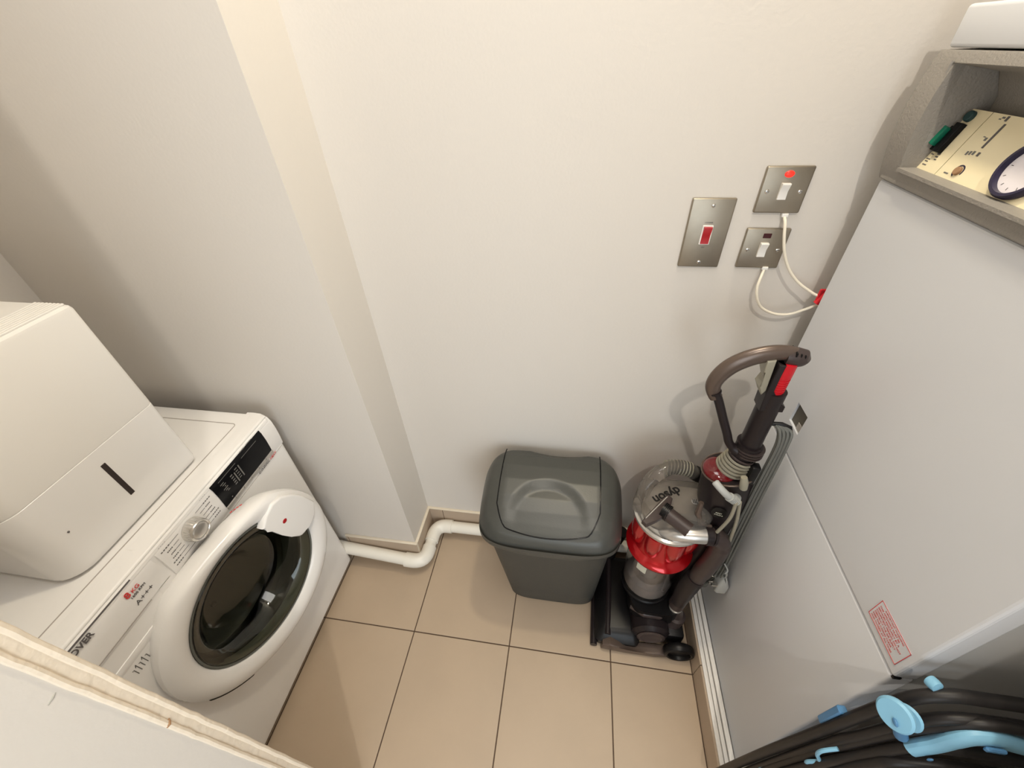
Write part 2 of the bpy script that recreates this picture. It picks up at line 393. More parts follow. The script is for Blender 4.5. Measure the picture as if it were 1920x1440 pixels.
# knob
kc = Vector((-.8370, -.5415, .8115))
g = G(); g.lathe(kc, (1, 0, 0), [(.0275, 0), (.0275, .004), (.0262, .016), (.0255, .022), (.0235, .0245), (.0215, .0235), (.0200, .0215)], 40)
kn = g.build('program_knob', 'chrome', wm)
g = G(); g.lathe(kc, (1, 0, 0), [(.0202, .0213), (.0185, .0228), (.0150, .0238), (.008, .0246), (0, .0248)], 40, cap=False); g.build('knob_face', 'silver', kn)
g = G()
for k in range(28):
    a = 2 * PI * k / 28
    g.cyl(kc + Vector((.003, .0268 * math.cos(a), .0268 * math.sin(a))), kc + Vector((.020, .0256 * math.cos(a), .0256 * math.sin(a))), .0009, seg=5)
g.build('knob_grip', 'silver', kn, kind='stuff')
g = G()
for side in (-1, 1):
    for k in range(7):
        z = .8455 - k * .0112
        d = math.sqrt(max(0, .034 ** 2 - (z - .8115) ** 2)); ya = -.5415 + side * (d + .001); yb = -.5415 + side * (.048 + (.002 if k % 2 else 0))
        dash(g, min(ya, yb), max(ya, yb), z, z + .0007, .0006)
        ln = [.020, .024, .015, .013, .016, .022, .021][k]
        y0 = -.5415 + side * .0505; y1 = y0 + side * ln
        for q in range(4):
            a = y0 + (y1 - y0) * (q + .1) / 4; b = y0 + (y1 - y0) * (q + .78) / 4
            dash(g, min(a, b), max(a, b), z - .0008, z + .0016, .0006)
dash(g, -.5465, -.538, .8478, .8500, .0006)
g.build('program_print', 'print', wm, kind='stuff')
text('8', 'lettering', 'red_print', wm, (-.8362, -.7060, .8270), (0, 1, 0), (0, 0, 1), .020, bold=.0004)
text('KG', 'lettering', 'red_print', wm, (-.8362, -.6935, .8270), (0, 1, 0), (0, 0, 1), .0125)
text('1600 RPM', 'lettering', 'print', wm, (-.8362, -.7020, .8175), (0, 1, 0), (0, 0, 1), .0080)
text('A+++', 'lettering', 'print', wm, (-.8362, -.7040, .7950), (0, 1, 0), (0, 0, 1), .0165)
text('HOOVER', 'lettering', 'print', wm, (-.8358, -.7700, .8365), (0, 1, 0), (0, 0, 1), .0185, bold=.0005, sx=.86, align='RIGHT')
G().box(-.8425, -.8400, W0 + .006, -.678, .8500, .8520).build('logo_line', 'print', wm)
g = G()
for k in range(5):
    y = -.792 + k * .0075; g.tube([(-.8400, y, .700 - .010), (-.8400, y + .003, .690 + .006 * (k % 2)), (-.8400, y + .003, .672)], .0008, 5)
g.build('embossed_marks', 'print_l', wm, kind='stuff')
# front lower panel crease lines
g = G(); g.box(-.8412, -.8400, -.6285, W1 - .012, .7440, .7452); g.build('panel_joint', 'seam_soft', wm)
# door
door = bpy.data.objects.new('door', None); C.objects.link(door); door.parent = wm; ORI['door'] = ORI[wm.name]
dg = G(); dg.lathe(dc, EN, [(.218, -.046), (.240, -.046), (.252, -.040), (.2575, -.028), (.260, -.014), (.2575, -.004), (.250, .003), (.238, .0075), (.226, .009), (.215, .008), (.203, .003), (.196, -.002), (.192, -.008), (.189, -.022), (.189, -.046), (.218, -.046)], 72)
for v in dg.bm.verts:
    d_ = v.co - dc; rad = math.sqrt((d_.dot(E1)) ** 2 + d_.z ** 2)
    if rad > .205 and d_.z > .215: v.co.z = dc.z + .215 + (d_.z - .215) * (.42 if rad > .23 else .6)
ring = dg.build('door_ring', 'appl_gloss', door)
g = G(); g.lathe(dc, EN, [(.189, -.012), (.183, -.008), (.172, -.010), (.155, -.022), (.138, -.055), (.125, -.085), (.105, -.098), (.07, -.103), (0, -.105), (0, -.101), (.07, -.099), (.103, -.094), (.121, -.082), (.134, -.053), (.151, -.020), (.170, -.007), (.183, -.005), (.189, -.009)], 64)
g.build('door_glass', 'glass', door)
g = G(); g.lathe(dc, EN, [(.1915, -.006), (.1895, -.0045), (.1860, -.006), (.1850, -.0095), (.1895, -.0105), (.1915, -.006)], 72); g.build('glass_seal', 'gasket', door)
hp = [(.316, .700), (.326, .684), (.331, .668), (.345, .625), (.362, .588), (.380, .558), (.388, .551), (.398, .548), (.420, .549), (.448, .554), (.458, .566), (.474, .602), (.452, .662), (.430, .698), (.400, .728), (.370, .735), (.340, .722)]
g = G(); g.prism(hp[::-1], DO, E1, EZ, EN, -.006, .0155, .006); g.build('door_handle', 'appl_gloss', door)
g = G(); g.lathe(DO + E1 * .372 + EZ * .655 + EN * .0152, EN, [(0, .0015), (.006, .0013), (.0075, 0)], 20); g.build('red_dot', 'swred', door, label='small red dot on the door handle')
g = G()
for k in range(4): g.tube([dc + EN * -.02 + (E1 * math.cos(a) + EZ * math.sin(a)) * .2592 for a in [1.20 + .035 * k + .008 * q for q in range(4)]], .0012, 5)
g.build('rim_print', 'red_print', ring, kind='stuff')
g = G(); g.tube([dc + EN * -.004 + (E1 * math.cos(a) + EZ * math.sin(a)) * .2580 for a in [PI * 1.13 + .02 * q for q in range(28)]], [.0006] + [.0022] * 26 + [.0006], 6); g.build('dark_mark', 'vacblack', ring)

# ------------------------------------------------------------------ appliance on the washing machine
ap = thing('countertop_appliance', 'white boxy appliance with rounded corners and dark vertical slot standing on the washing machine', 'appliance', (-1.10, -.543, .8627))
def rr(x0, x1, y0, y1, z, r4, seg=8, dx=0):
    # corner radii order: (x1,y1) far front, (x0,y1), (x0,y0), (x1,y0) near front
    out = []
    for (cx, cy, sx, sy, a0), r in zip(((x1, y1, -1, -1, 0), (x0, y1, 1, -1, 90), (x0, y0, 1, 1, 180), (x1, y0, -1, 1, 270)), r4):
        r = max(r, .001)
        for k in range(seg + 1):
            a = math.radians(a0 + 90 * k / seg); out.append(Vector((cx + sx * r + r * math.cos(a), cy + sy * r + r * math.sin(a), z)))
    return out
X0, X1, Y0, Y1 = -1.30, -.9185, -.708, -.384
def ring_at(z, ins=0, gr=0): return rr(X0 + ins, X1 - ins, Y0 + ins, Y1 - ins, z, (.012 + gr, .01, .03, .048))
g = G(); g.loft([ring_at(.8635, .012), ring_at(.866, .006), ring_at(.872, .0015), ring_at(.882, 0), ring_at(1.0565, 0), ring_at(1.0575, .0012)]); g.build('lower_section', 'appl_gloss', ap)
g = G(); g.loft([ring_at(1.0577, .002), ring_at(1.0582, .0006), ring_at(1.062, 0), ring_at(1.296, 0), ring_at(1.302, .002), ring_at(1.306, .007)]); ub = g.build('upper_section', 'appl_matt', ap)
G().box(X1 - .002, X1 + .0012, -.540, -.530, .927, 1.024, .0006, 1).build('dark_slot', 'dark', ap, label='dark brown vertical slot')
G().ball((X1 + .0003, -.650, .966), .0022, 8).build('pin_hole', 'print', ap)
g = G()
for k in range(8):
    x = -.929 - k * .0085; g.box(x - .0026, x + .0026, Y0 + .03, Y1 - .008, 1.3055, 1.3095, .0010, 1)
g.build('vent_grille', 'appl_matt', ap, kind='stuff')
G().box(-1.06, -1.01, Y0 + .04, Y1 - .09, 1.305, 1.3075, .001, 1).build('top_recess', 'appl_gloss', ap)
for x in (-1.27, -.96):
    for y in (-.66, -.42): G().cyl((x, y, .8622), (x, y, .8655), .012, seg=14).build('foot', 'vacblack', ap)

# ------------------------------------------------------------------ swing bin
bn = thing('swing_bin', 'charcoal grey plastic swing lid bin against the back wall', 'bin', (-.02, -.15, 0))
def se(cx, cy, a, b, n, z, seg=56):
    out = []
    for k in range(seg):
        t = 2 * PI * k / seg; c, s = math.cos(t), math.sin(t)
        out.append(Vector((cx + a * math.copysign(abs(c) ** (2 / n), c), cy + b * math.copysign(abs(s) ** (2 / n), s), z(cx, cy) if callable(z) else z)))
    return out
def brk(s):  # body ring at height s
    a = .160 + (.200 - .160) * s / .455; b = .098 + (.142 - .098) * s / .455
    cy = -.166 + .003 * s / .455; return a, b, cy
rings = []
for z, ins in ((.0, .010), (.004, .003), (.012, 0), (.10, 0), (.2, 0), (.3, 0), (.4, 0), (.452, 0)):
    a, b, cy = brk(z); rings.append(se(-.012 - .018 * z / .455, cy, a - ins, b - ins, 5, z))
g = G(); g.loft(rings); g.build('bin_body', 'binbody', bn)
LX, LY, LA, LB, LN = -.032, -.166, .221, .158, 4.2
def lidz(x, y):
    prof = [(-.330, .470), (-.318, .500), (-.30, .520), (-.27, .543), (-.24, .562), (-.20, .580), (-.15, .594), (-.10, .600), (-.06, .598), (-.03, .588), (-.008, .572), (.01, .56)]
    z = prof[0][1]
    for (ya, za), (yb, zb) in zip(prof[:-1], prof[1:]):
        if ya <= y <= yb: z = za + (zb - za) * (y - ya) / (yb - ya)
    u = abs((x - LX) / LA)
    z -= .045 * max(0, u - .62) ** 2 / .38 ** 2 * .8
    return z
def dish(x, y):
    # hollow for the hand at the front half of the flap, scoop at the back edge
    d = 0
    dx, dy = (x + .037) / .132, (y + .262) / .125
    r = math.sqrt(dx * dx + dy * dy)
    if y < -.10 and r < 1: d -= .013 * (lambda q: q * q * (3 - 2 * q))(min(1, (1 - r) / .30)) * min(1, max(0, (y + .292) / .14))
    dx2, dy2 = (x + .014) / .110, (y + .0) / .058
    r2 = math.sqrt(dx2 * dx2 + dy2 * dy2)
    if r2 < 1: d -= .020 * (1 - r2 ** 2)
    return d
def inflap(x, y, grow=0.):
    x0, x1, y1 = -.193 - grow, .117 + grow, .02
    if not (x0 <= x <= x1) : return False
    u = (x - (x0 + x1) / 2) / ((x1 - x0) / 2)
    yb = -.300 - grow + .022 * abs(u) ** 2.0 + .052 * max(0, abs(u) - .76) ** 2 / .24 ** 2
    return y >= yb and y <= y1
NR, NA = 26, 96
def lid_mesh(flap):
    bm = bmesh.new(); V = {}
    nx, ny = 110, 84
    for i in range(nx + 1):
        for j in range(ny + 1):
            # map square to superellipse by radial squash
            u = -1 + 2 * i / nx; v = -1 + 2 * j / ny
            m_ = max(abs(u), abs(v)); 
            if m_ > 1e-9:
                k = m_ / ((abs(u) ** LN + abs(v) ** LN) ** (1 / LN))
            else: k = 1
            x = LX + LA * u * k; y = LY + LB * v * k
            V[i, j] = (x, y, m_)
    return V, nx, ny
V, nx, ny = lid_mesh(True)
def build_lid(flap):
    bm = bmesh.new(); vs = {}
    def vert(i, j):
        if (i, j) not in vs:
            x, y, m_ = V[i, j]
            z = lidz(x, y) + (dish(x, y) if flap else 0)
            e = max(0, (m_ - .86) / .14); z -= .030 * e ** 2.4
            if flap: z += .0012
            vs[i, j] = bm.verts.new((x, y, z))
        return vs[i, j]
    for i in range(nx):
        for j in range(ny):
            xc = (V[i, j][0] + V[i + 1, j + 1][0]) / 2; yc = (V[i, j][1] + V[i + 1, j + 1][1]) / 2
            if flap:
                if not inflap(xc, yc, 0): continue
            else:
                if inflap(xc, yc, -.012): continue
            bm.faces.new((vert(i, j), vert(i + 1, j), vert(i + 1, j + 1), vert(i, j + 1)))
    return bm, vs
# frame
bm, vs = build_lid(False)
g = G(); g.bm.free(); g.bm = bm
def edge_z(k): return None
per = []
for i in range(nx): per.append((i, 0))
for j in range(ny): per.append((nx, j))
for i in range(nx, 0, -1): per.append((i, ny))
for j in range(ny, 0, -1): per.append((0, j))
prev = []
for q in per:
    if q in vs: prev.append(vs[q])
    else:
        x, y, m_ = V[q]; prev.append(bm.verts.new((x, y, lidz(x, y) - .030)))
for off, z in ((.002, .490), (.003, .476), (.0025, .468), (-.006, .462), (-.008, .4515), (-.016, .4515)):
    cur = []
    for q in per:
        x, y, m_ = V[q]; d = Vector((x - LX, y - LY, 0)).normalized()
        zz = z if z < .48 else min(z, 1)
        cur.append(bm.verts.new((x + d.x * off, y + d.y * off, zz)))
    for a in range(len(per)):
        b = (a + 1) % len(per)
        try: bm.faces.new((prev[a], prev[b], cur[b], cur[a]))
        except ValueError: pass
    prev = cur
g.build('lid_frame', 'binlid', bn, sharp=50)
bm, vs = build_lid(True); g = G(); g.bm.free(); g.bm = bm
fl_o = g.build('swing_flap', 'binlid', bn, sharp=50)
# dark joint around the flap
pts = []
x0, x1 = -.1935, .1175
def yb(x):
    u = (x - (x0 + x1) / 2) / ((x1 - x0) / 2); return -.300 + .022 * abs(u) ** 2 + .052 * max(0, abs(u) - .76) ** 2 / .24 ** 2
for y in [-.022 - k * (.012) for k in range(20)]:
    if y > yb(x0) + .002: pts.append((x0, y))
pts += [(x0 + (x1 - x0) * k / 40, yb(x0 + (x1 - x0) * k / 40)) for k in range(41)]
for y in [yb(x1) + .008 + k * .012 for k in range(20)]:
    if y < -.020: pts.append((x1, y))
g = G(); g.tube([(x, y, lidz(x, y) + .0012 + dish(x, y)) for x, y in pts], .0019, 6); g.build('flap_joint', 'black', bn)

# ------------------------------------------------------------------ switches on the back wall
def rocker_plate(name, label, x, z, h, w=.086):
    t = thing(name, label, 'switch', (x + w / 2, 0, z))
    g = G(); g.box(x, x + w, -.0075, -.0002, z, z + h, .0028, 3); g.build('faceplate', 'plate', t); return t
def screw(t, x, z):
    g = G(); g.lathe((x, -.0074, z), (0, -1, 0), [(.0042, 0), (.0040, .0012), (.0028, .0018), (0, .0019)], 16); s = g.build('screw', 'chrome', t)
    G().box(x - .0030, x + .0030, -.0096, -.0091, z - .0005, z + .0005).build('slot', 'dark', s)
def rocker(t, x, z, w, h, m, frame_=None):
    if frame_: G().box(x - w / 2 - .0024, x + w / 2 + .0024, -.0098, -.006, z - h / 2 - .0024, z + h / 2 + .0024, .0008, 1).build('rocker_frame', frame_, t, label='white rocker frame')
    g = G(); prof = [(0, -h / 2), (-.0045, -h / 2), (-.0035, 0), (-.0085, h / 2 - .002), (-.0080, h / 2), (0, h / 2)]
    g.prism([(p[0], p[1]) for p in prof], (x - w / 2, -.0074, z), (0, 1, 0), (0, 0, 1), (1, 0, 0), 0, w); g.build('rocker', m, t)
t = rocker_plate('double_pole_switch', 'tall brushed steel wall switch with red rocker', .2265, 1.2415, .146)
rocker(t, .2265 + .043, 1.2415 + .072, .0165, .036, 'swred', 'swwhite')
screw(t, .2695, 1.2415 + .132); screw(t, .2695, 1.2415 + .012)
text('COOKER', 'lettering', 'print', t, (.2695, -.0079, 1.3380), (1, 0, 0), (0, 0, 1), .0040, .0002, align='CENTER')
text('ON', 'lettering', 'print', t, (.2695, -.0079, 1.2855), (1, 0, 0), (0, 0, 1), .0040, .0002, align='CENTER')
for i, (x, z, lab, lit) in enumerate(((.3491, 1.3594, 'upper square brushed steel switch with white rocker and glowing red light', 1), (.3492, 1.2425, 'lower square brushed steel switch with white rocker and unlit dark light', 0))):
    t = rocker_plate('fused_switch', lab, x, z, .086); cx = x + .043
    rocker(t, cx - .001, z + .042, .0155, .030, 'swwhite')
    screw(t, cx - .030, z + .041); screw(t, cx + .030, z + .041)
    if lit:
        g = G(); g.ball((cx + .0, -.0078, z + .0725), .0085, 16, (1.05, .35, .75)); g.build('indicator_lamp', 'neon', t)
    else: G().box(cx - .008, cx + .008, -.0088, -.006, z + .066, z + .076, .0008, 1).build('indicator_lamp', 'neon_off', t)
c1 = catmull([(.411, -.006, 1.353), (.412, -.018, 1.344), (.417, -.026, 1.318), (.427, -.030, 1.288), (.446, -.032, 1.255), (.470, -.034, 1.229), (.498, -.038, 1.210), (.530, -.045, 1.197), (.60, -.05, 1.190)])
c2 = catmull([(.411, -.006, 1.240), (.405, -.018, 1.226), (.402, -.026, 1.205), (.409, -.030, 1.180), (.423, -.030, 1.160), (.444, -.030, 1.1475), (.468, -.030, 1.142), (.492, -.032, 1.146), (.515, -.038, 1.163), (.540, -.045, 1.180), (.60, -.05, 1.185)])
for pts, lab in ((c1, 'cream cable looping from the upper switch down behind the boiler'), (c2, 'cream cable hanging from the lower switch in a deep loop behind the boiler')):
    t = thing('power_cable', lab, 'cable', pts[0]); G().tube(pts, .0029, 10).build('cable_sheath', 'cable', t)
    G().box(pts[0].x - .006, pts[0].x + .006, -.010, -.0005, pts[0].z - .001, pts[0].z + .006, .001).build('cable_clamp', 'swwhite' , t)
t = thing('cable_tag', 'red tag around the cables at the edge of the boiler', 'tag', (.535, -.045, 1.185))
g = G(); g.box(.519, .547, -.0475, -.0435, 1.188, 1.216, .002, 1); g.build('tag_plate', 'redclip', t); G().cyl((.524, -.046, 1.182), (.534, -.046, 1.205), .0065, seg=14).build('tag_clip', 'redclip', t)

# ------------------------------------------------------------------ boiler
BX, B0, B1 = .52, -.660, -.062
bo = thing('boiler', 'tall white floor standing boiler with grey control recess standing on the tiled plinth', 'boiler', (.83, -.36, .098))
g = G(); g.box(BX + .034, 1.13, B0 + .003, B1 - .003, .112, 1.437, .004); g.build('casing', 'boiler_side', bo)
g = G(); g.box(BX + .0875, 1.13, B0 + .003, B1 - .003, 1.4375, 1.655, .004); g.build('upper_casing', 'boiler_side', bo)
g = G(); g.box(BX, BX + .033, B0, B1, .106, .8745, .005, 3); g.build('lower_panel', 'boiler', bo)
g = G(); g.box(BX - .001, BX + .033, B0, B1, .8765, 1.4365, .005, 3); up = g.build('upper_panel', 'boiler', bo)
cut = G().box(BX - .02, BX + .02, -.2130, -.163, .9395, .9945).build('cut', 'boiler'); boolean(up, cut)
G().box(BX + .0045, BX + .010, -.2130, -.1630, .9395, .9945).build('access_hole', 'brass', bo, label='square hole in the front panel')
G().box(BX + .0030, BX + .0046, -.2125, -.190, .940, .958, .0005, 1).build('hole_bracket', 'seam_soft', bo)
G().box(BX + .001, BX + .012, B0 - .0008, B0 + .003, .872, .8775).build('panel_clip', 'vacblack', bo)
# front cover over fascia
g = G(); g.box(BX - .001, BX + .09, B0, B1 - .004, 1.6145, 1.662, .005, 3); g.build('top_cover', 'boiler', bo)
g = G()
Q = 12; zs = [1.4385 + (1.6125 - 1.4385) * k / Q for k in range(Q + 1)]
def fx(z): s = (z - 1.4385) / (1.6125 - 1.4385); return BX - .004 - .013 * math.sin(PI * min(1, s * 1.0)) ** .8
OZ0, OZ1, OY1, OY0 = 1.466, 1.598, -.1130, -.60
# surround : bottom bar, top bar, side bars as profile sheets with thickness
def bar(g, z0, z1, y0, y1, n=8):
    zz = [z0 + (z1 - z0) * k / n for k in range(n + 1)]
    prof = [(fx(z), z) for z in zz] + [(BX + .085, z1), (BX + .085, z0)]
    g.prism([(p[0], p[1]) for p in prof], (0, 0, 0), (1, 0, 0), (0, 0, 1), (0, 1, 0), y0, y1)
bar(g, 1.4385, OZ0 - .004, B0, B1); bar(g, OZ1, 1.6125, B0, B1); bar(g, OZ0 - .004, OZ1, OY1, B1); bar(g, OZ0 - .004, OZ1, B0, OY0)
g.box(BX - .014, .5375, OY0, OY1, OZ0 - .006, OZ0 - .001)
fs = g.build('fascia_surround', 'fascia', bo, sharp=30)
g = G(); g.box(BX - .0065, BX - .001, B0 + .002, B1 - .006, 1.4395, 1.4485, .0012, 1); g.build('fascia_lip', 'fascia', fs)
g = G()  # recess walls
g.loft([[Vector((BX - .012, OY1 + .004, z)) for z in (OZ0 - .004, OZ1 + .003)], [Vector((BX + .062, OY1 - .012, z)) for z in (OZ0, OZ1 - .012)]], cap=False, closed=False)
g.loft([[Vector((BX + .062, y, OZ0)) for y in (OY1 - .012, OY0)], [Vector((BX + .060, y, 1.56)) for y in (OY1 - .012, OY0)], [Vector((BX + .045, y, 1.588)) for y in (OY1 - .012, OY0)], [Vector((BX - .010, y, OZ1 + .001)) for y in (OY1 + .004, OY0)]], cap=False, closed=False)
g.build('recess_lining', 'fascia', fs, sharp=60)
# control panel on a slant : lower edge x=.535 z=1.463, upper edge x=.565 z=1.543
PO = Vector((.535, 0, 1.463)); PU = Vector((.030, 0, .080)).normalized(); PRt = Vector((0, -1, 0)); PN = PRt.cross(PU).normalized()
def pp(y, z, lift=0.): return PO + Vector((0, y, 0)) + PU * ((z - 1.463) / PU.z) + PN * lift
def pan(y0, y1, s0, s1, th, m, name, parent, bev=0, **kw):
    g = G(); g.prism([(-y1, s0), (-y0, s0), (-y0, s1), (-y1, s1)], PO, PRt, PU, PN, 0, th, bev); return g.build(name, m, parent, **kw)
cpn = pan(-.159, -.098, .0, .0855, .003, 'cream', 'switch_panel', bo); cpm = pan(-.60, -.1605, .0, .0855, .003, 'cream', 'dial_panel', bo)
def blob(c, right, up, w, h, d, m, name, parent, bev=.001, rnd=0):
    g = G(); g.prism([(-w / 2, -h / 2), (w / 2, -h / 2), (w / 2, h / 2), (-w / 2, h / 2)], c, right, up, PN, 0, d, bev); return g.build(name, m, parent)
def disc(c, r, d, m, name, parent, seg=24):
    g = G(); g.lathe(c, PN, [(r, 0), (r * .98, d * .8), (r * .85, d), (0, d)], seg); return g.build(name, m, parent)
blob(pp(-.1300, 1.5060, .003), PRt, PU, .0130, .040, .008, 'black', 'rocker_switch', cpn)
blob(pp(-.1165, 1.5040, .003), PRt, PU, .0085, .034, .006, 'black', 'timer_slot', cpn)
g = G(); g.prism([(-.009, -.012), (.005, -.014), (.008, .010), (-.004, .014)], pp(-.1150, 1.5060, .009), PRt, PU, PN, 0, .008, .001); g.build('green_tag', 'green', cpn)
disc(pp(-.1295, 1.5340, .003), .0072, .006, 'teal', 'round_button', cpn); disc(pp(-.1155, 1.5325, .003), .0022, .002, 'print', 'pilot_light', cpn)
g = G()
for y, z, w, h in ((-.110, 1.4815, .006, .002), (-.110, 1.4785, .006, .002), (-.122, 1.488, .007, .0014), (-.122, 1.4845, .006, .0014), (-.122, 1.478, .009, .0014), (-.122, 1.475, .007, .0014), (-.134, 1.4865, .007, .0018), (-.134, 1.483, .006, .0018), (-.136, 1.4795, .005, .0014), (-.124, 1.4705, .009, .0014)):
    g.prism([(-w / 2, -h / 2), (w / 2, -h / 2), (w / 2, h / 2), (-w / 2, h / 2)], pp(y, z, .003), PRt, PU, PN, 0, .0003)
g.build('panel_print', 'print', cpn, kind='stuff')
blob(pp(-.1960, 1.5195, .003), PRt, PU, .0028, .030, .001, 'print', 'scale_bar', cpm, 0)
blob(pp(-.1910, 1.5390, .003), PRt, PU, .0030, .006, .001, 'print', 'scale_mark', cpm, 0); blob(pp(-.2000, 1.4985, .003), PRt, PU, .0032, .005, .001, 'print', 'scale_mark', cpm, 0)
g = G()
for y, z, w, h in ((-.184, 1.5395, .005, .0022), (-.180, 1.5375, .004, .0014), (-.188, 1.5150, .004, .004), (-.183, 1.5170, .004, .0012), (-.1905, 1.4985, .004, .005), (-.185, 1.4975, .0035, .005), (-.180, 1.4965, .0035, .005), (-.177, 1.4700, .009, .0018)):
    g.prism([(-w / 2, -h / 2), (w / 2, -h / 2), (w / 2, h / 2), (-w / 2, h / 2)], pp(y, z, .003), PRt, PU, PN, 0, .0003)
g.build('panel_print', 'print_l', cpm, kind='stuff')
g = G(); g.lathe(pp(-.1945, 1.4760, .003), PN, [(.0085, 0), (.0085, .0006), (.0068, .0006), (.0068, 0)], 24, a0=-.4, a1=4.3); g.build('thermostat_arc', 'navy', cpm)
disc(pp(-.1945, 1.4760, .003), .0056, .004, 'chip', 'thermostat_spindle', cpm)
gx = pp(-.2900, 1.4975, .003)
g = G(); g.lathe(gx, PN, [(.0350, 0), (.0355, .006), (.0335, .010), (.0300, .0100), (.0285, .005), (.0285, 0)], 48); dl = g.build('gauge_rim', 'navy', cpm)
g = G(); g.lathe(gx, PN, [(.0290, .0035), (0, .0035)], 40); g.build('gauge_face', 'dial', dl)
g = G()
for k in range(12):
    a = 2 * PI * k / 12; c = gx + PN * .0037 + (PRt * math.cos(a) + PU * math.sin(a)) * .022; g.cyl(c, c + (PRt * math.cos(a) + PU * math.sin(a)) * .003, .0004, seg=5)
g.cyl(gx + PN * .004, gx + PN * .004 + (PRt * -.7 + PU * .5) * .018, .0006, seg=5); g.build('gauge_marks', 'print', dl, kind='stuff')
# warning label
wl = thing('warning_label', 'small white warning label with red print stuck on the boiler front', 'label', (BX - .0015, -.611, .917))
G().box(BX - .0016, BX - .0012, -.6495, -.5730, .8955, .9395).build('label_sheet', 'boiler', wl)
g = G()
for a in ((-.6495, -.5730, .8955, .8963), (-.6495, -.5730, .9387, .9395), (-.6495, -.6487, .8955, .9395), (-.5738, -.5730, .8955, .9395)): g.box(BX - .0020, BX - .0015, *a)
g.build('red_border', 'red_print', wl)
for k, s in enumerate(('IMPORTANT WARNING', 'THIS APPLIANCE MUST BE', 'SERVICED REGULARLY BY A', 'COMPETENT PERSON. DO NOT', 'OBSTRUCT THE AIR SUPPLY', 'KEEP THE CASING CLEAR', 'AND CLOSED AT ALL TIMES')):
    text(s, 'label_text', 'red_print', wl, (BX - .0018, -.5770 - (.010 if k == 0 else 0), .9325 - k * .0055), (0, -1, 0), (0, 0, 1), .0046, .0001)

# ------------------------------------------------------------------ upright vacuum cleaner
VY = -.225
vc = thing('vacuum_cleaner', 'upright grey and red bagless vacuum cleaner with clear dust bin, parked between bin and boiler', 'vacuum cleaner', (.33, VY, 0))
bc = Vector((.308, VY, 0))
# clear bin
g = G(); g.lathe(bc, (0, 0, 1), [(.070, .192), (.0765, .196), (.078, .204), (.086, .45), (.0835, .45), (.0755, .207), (0, .205)], 48); cb = g.build('dust_bin', 'clear', vc)
g = G(); g.lathe(bc, (0, 0, 1), [(0, .2075), (.068, .2075), (.071, .235), (.066, .262), (.05, .275), (.03, .27), (0, .272)], 32); g.build('dust', 'dust', cb)
g = G(); g.lathe(bc, (0, 0, 1), [(.030, .27), (.034, .30), (.040, .36), (.058, .40), (.060, .448), (0, .448)], 32); g.build('inner_cone', 'vacsilver', cb)
g = G(); g.lathe(bc, (0, 0, 1), [(0, .180), (.074, .180), (.080, .186), (.081, .198), (.077, .203), (.0, .204)], 48); g.build('bin_base', 'vacblack', vc)
# red cyclone shroud with scalloped cones
g = G(); g.lathe(bc, (0, 0, 1), [(.0865, .436), (.0945, .4365), (.0985, .442), (.0990, .447), (.0955, .454), (.086, .460), (.079, .465), (.075, .475), (.076, .57), (.0925, .585), (.0955, .592), (.094, .600), (0, .602)], 56)
rd = g.build('cyclone_shroud', 'vacred', vc)
for k in range(8):
    a = 2 * PI * k / 8 + .22; d = Vector((math.cos(a), math.sin(a), 0))
    G().tube([bc + d * .066 + Vector((0, 0, .478)), bc + d * .070 + Vector((0, 0, .50)), bc + d * .0715 + Vector((0, 0, .545)), bc + d * .0695 + Vector((0, 0, .588))], [.016, .0225, .0270, .0275], 20).build('cyclone_cone', 'vacred', rd)
g = G(); g.lathe(bc, (0, 0, 1), [(.088, .594), (.0975, .596), (.1005, .602), (.1000, .610), (.094, .614), (.089, .610), (.088, .60)], 56); g.build('bin_collar', 'vacsilver', vc)
g = G(); g.lathe(bc, (0, 0, 1), [(.0895, .604), (.080, .618), (.055, .632), (.03, .638), (0, .64)], 40); g.build('bin_cover', 'vacsilver', vc)
# clear intake duct on top with carry handle
g = G(); g.tube(catmull([(.375, -.150, .690), (.330, -.150, .720), (.278, -.165, .718), (.240, -.190, .690), (.224, -.215, .645), (.222, -.225, .612)]), [.0195] * 26 + [.0185] * 5, 18, cap=False); g.build('clear_duct', 'clear_top', vc)
g = G(); g.tube(catmull([(.400, -.150, .678), (.378, -.150, .692), (.366, -.150, .700)]), .0215, 18); g.build('duct_end', 'vacblack', vc)
g = G()
for k in range(9): x = .352 - k * .0085; zz = .7075 + .012 * math.sin(PI * (k + 1) / 11); g.tube([(x, -.150 - .0004 * k, zz), (x - .0022, -.150 - .0004 * k, zz + .0004)], .0218, 20)
g.build('duct_ribs', 'ribs', vc, kind='stuff')
g = G(); g.loft([rr(.222 + i, .400 - i, -.300 + i, -.165 - i, z, (.03, .035, .050, .045), 6) for i, z in ((.006, .618), (0, .640), (0, .672), (.004, .684), (.014, .690))]); g.build('clear_cover', 'clear_top', vc)
g = G(); g.loft([rr(.295, .395, -.262, -.180, z, (.03, .03, .03, .03), 6) for z in (.632, .655)]); g.build('cover_insert', 'vacsilver', vc)
disc_c = Vector((.352, -.240, .6905))
g = G(); g.lathe(disc_c, (0, 0, 1), [(.0085, 0), (.0075, .0014), (0, .0014)], 20); rb = g.build('release_button', 'vacsilver', vc)
g = G()
for k in (-1, 0, 1): g.box(disc_c.x - .0008 + k * .0042, disc_c.x + .0012 + k * .0042, disc_c.y - .006, disc_c.y + .006, .6916, .6925)
g.build('button_slots', 'vacblack', rb, kind='stuff')
tr_ = Vector((-.85, -.52, 0)); text('dyson', 'lettering', 'vacblack', vc, (.314, -.196, .6908), tr_, Vector((0, 0, 1)).cross(tr_), .036, .0006, bold=.0009)
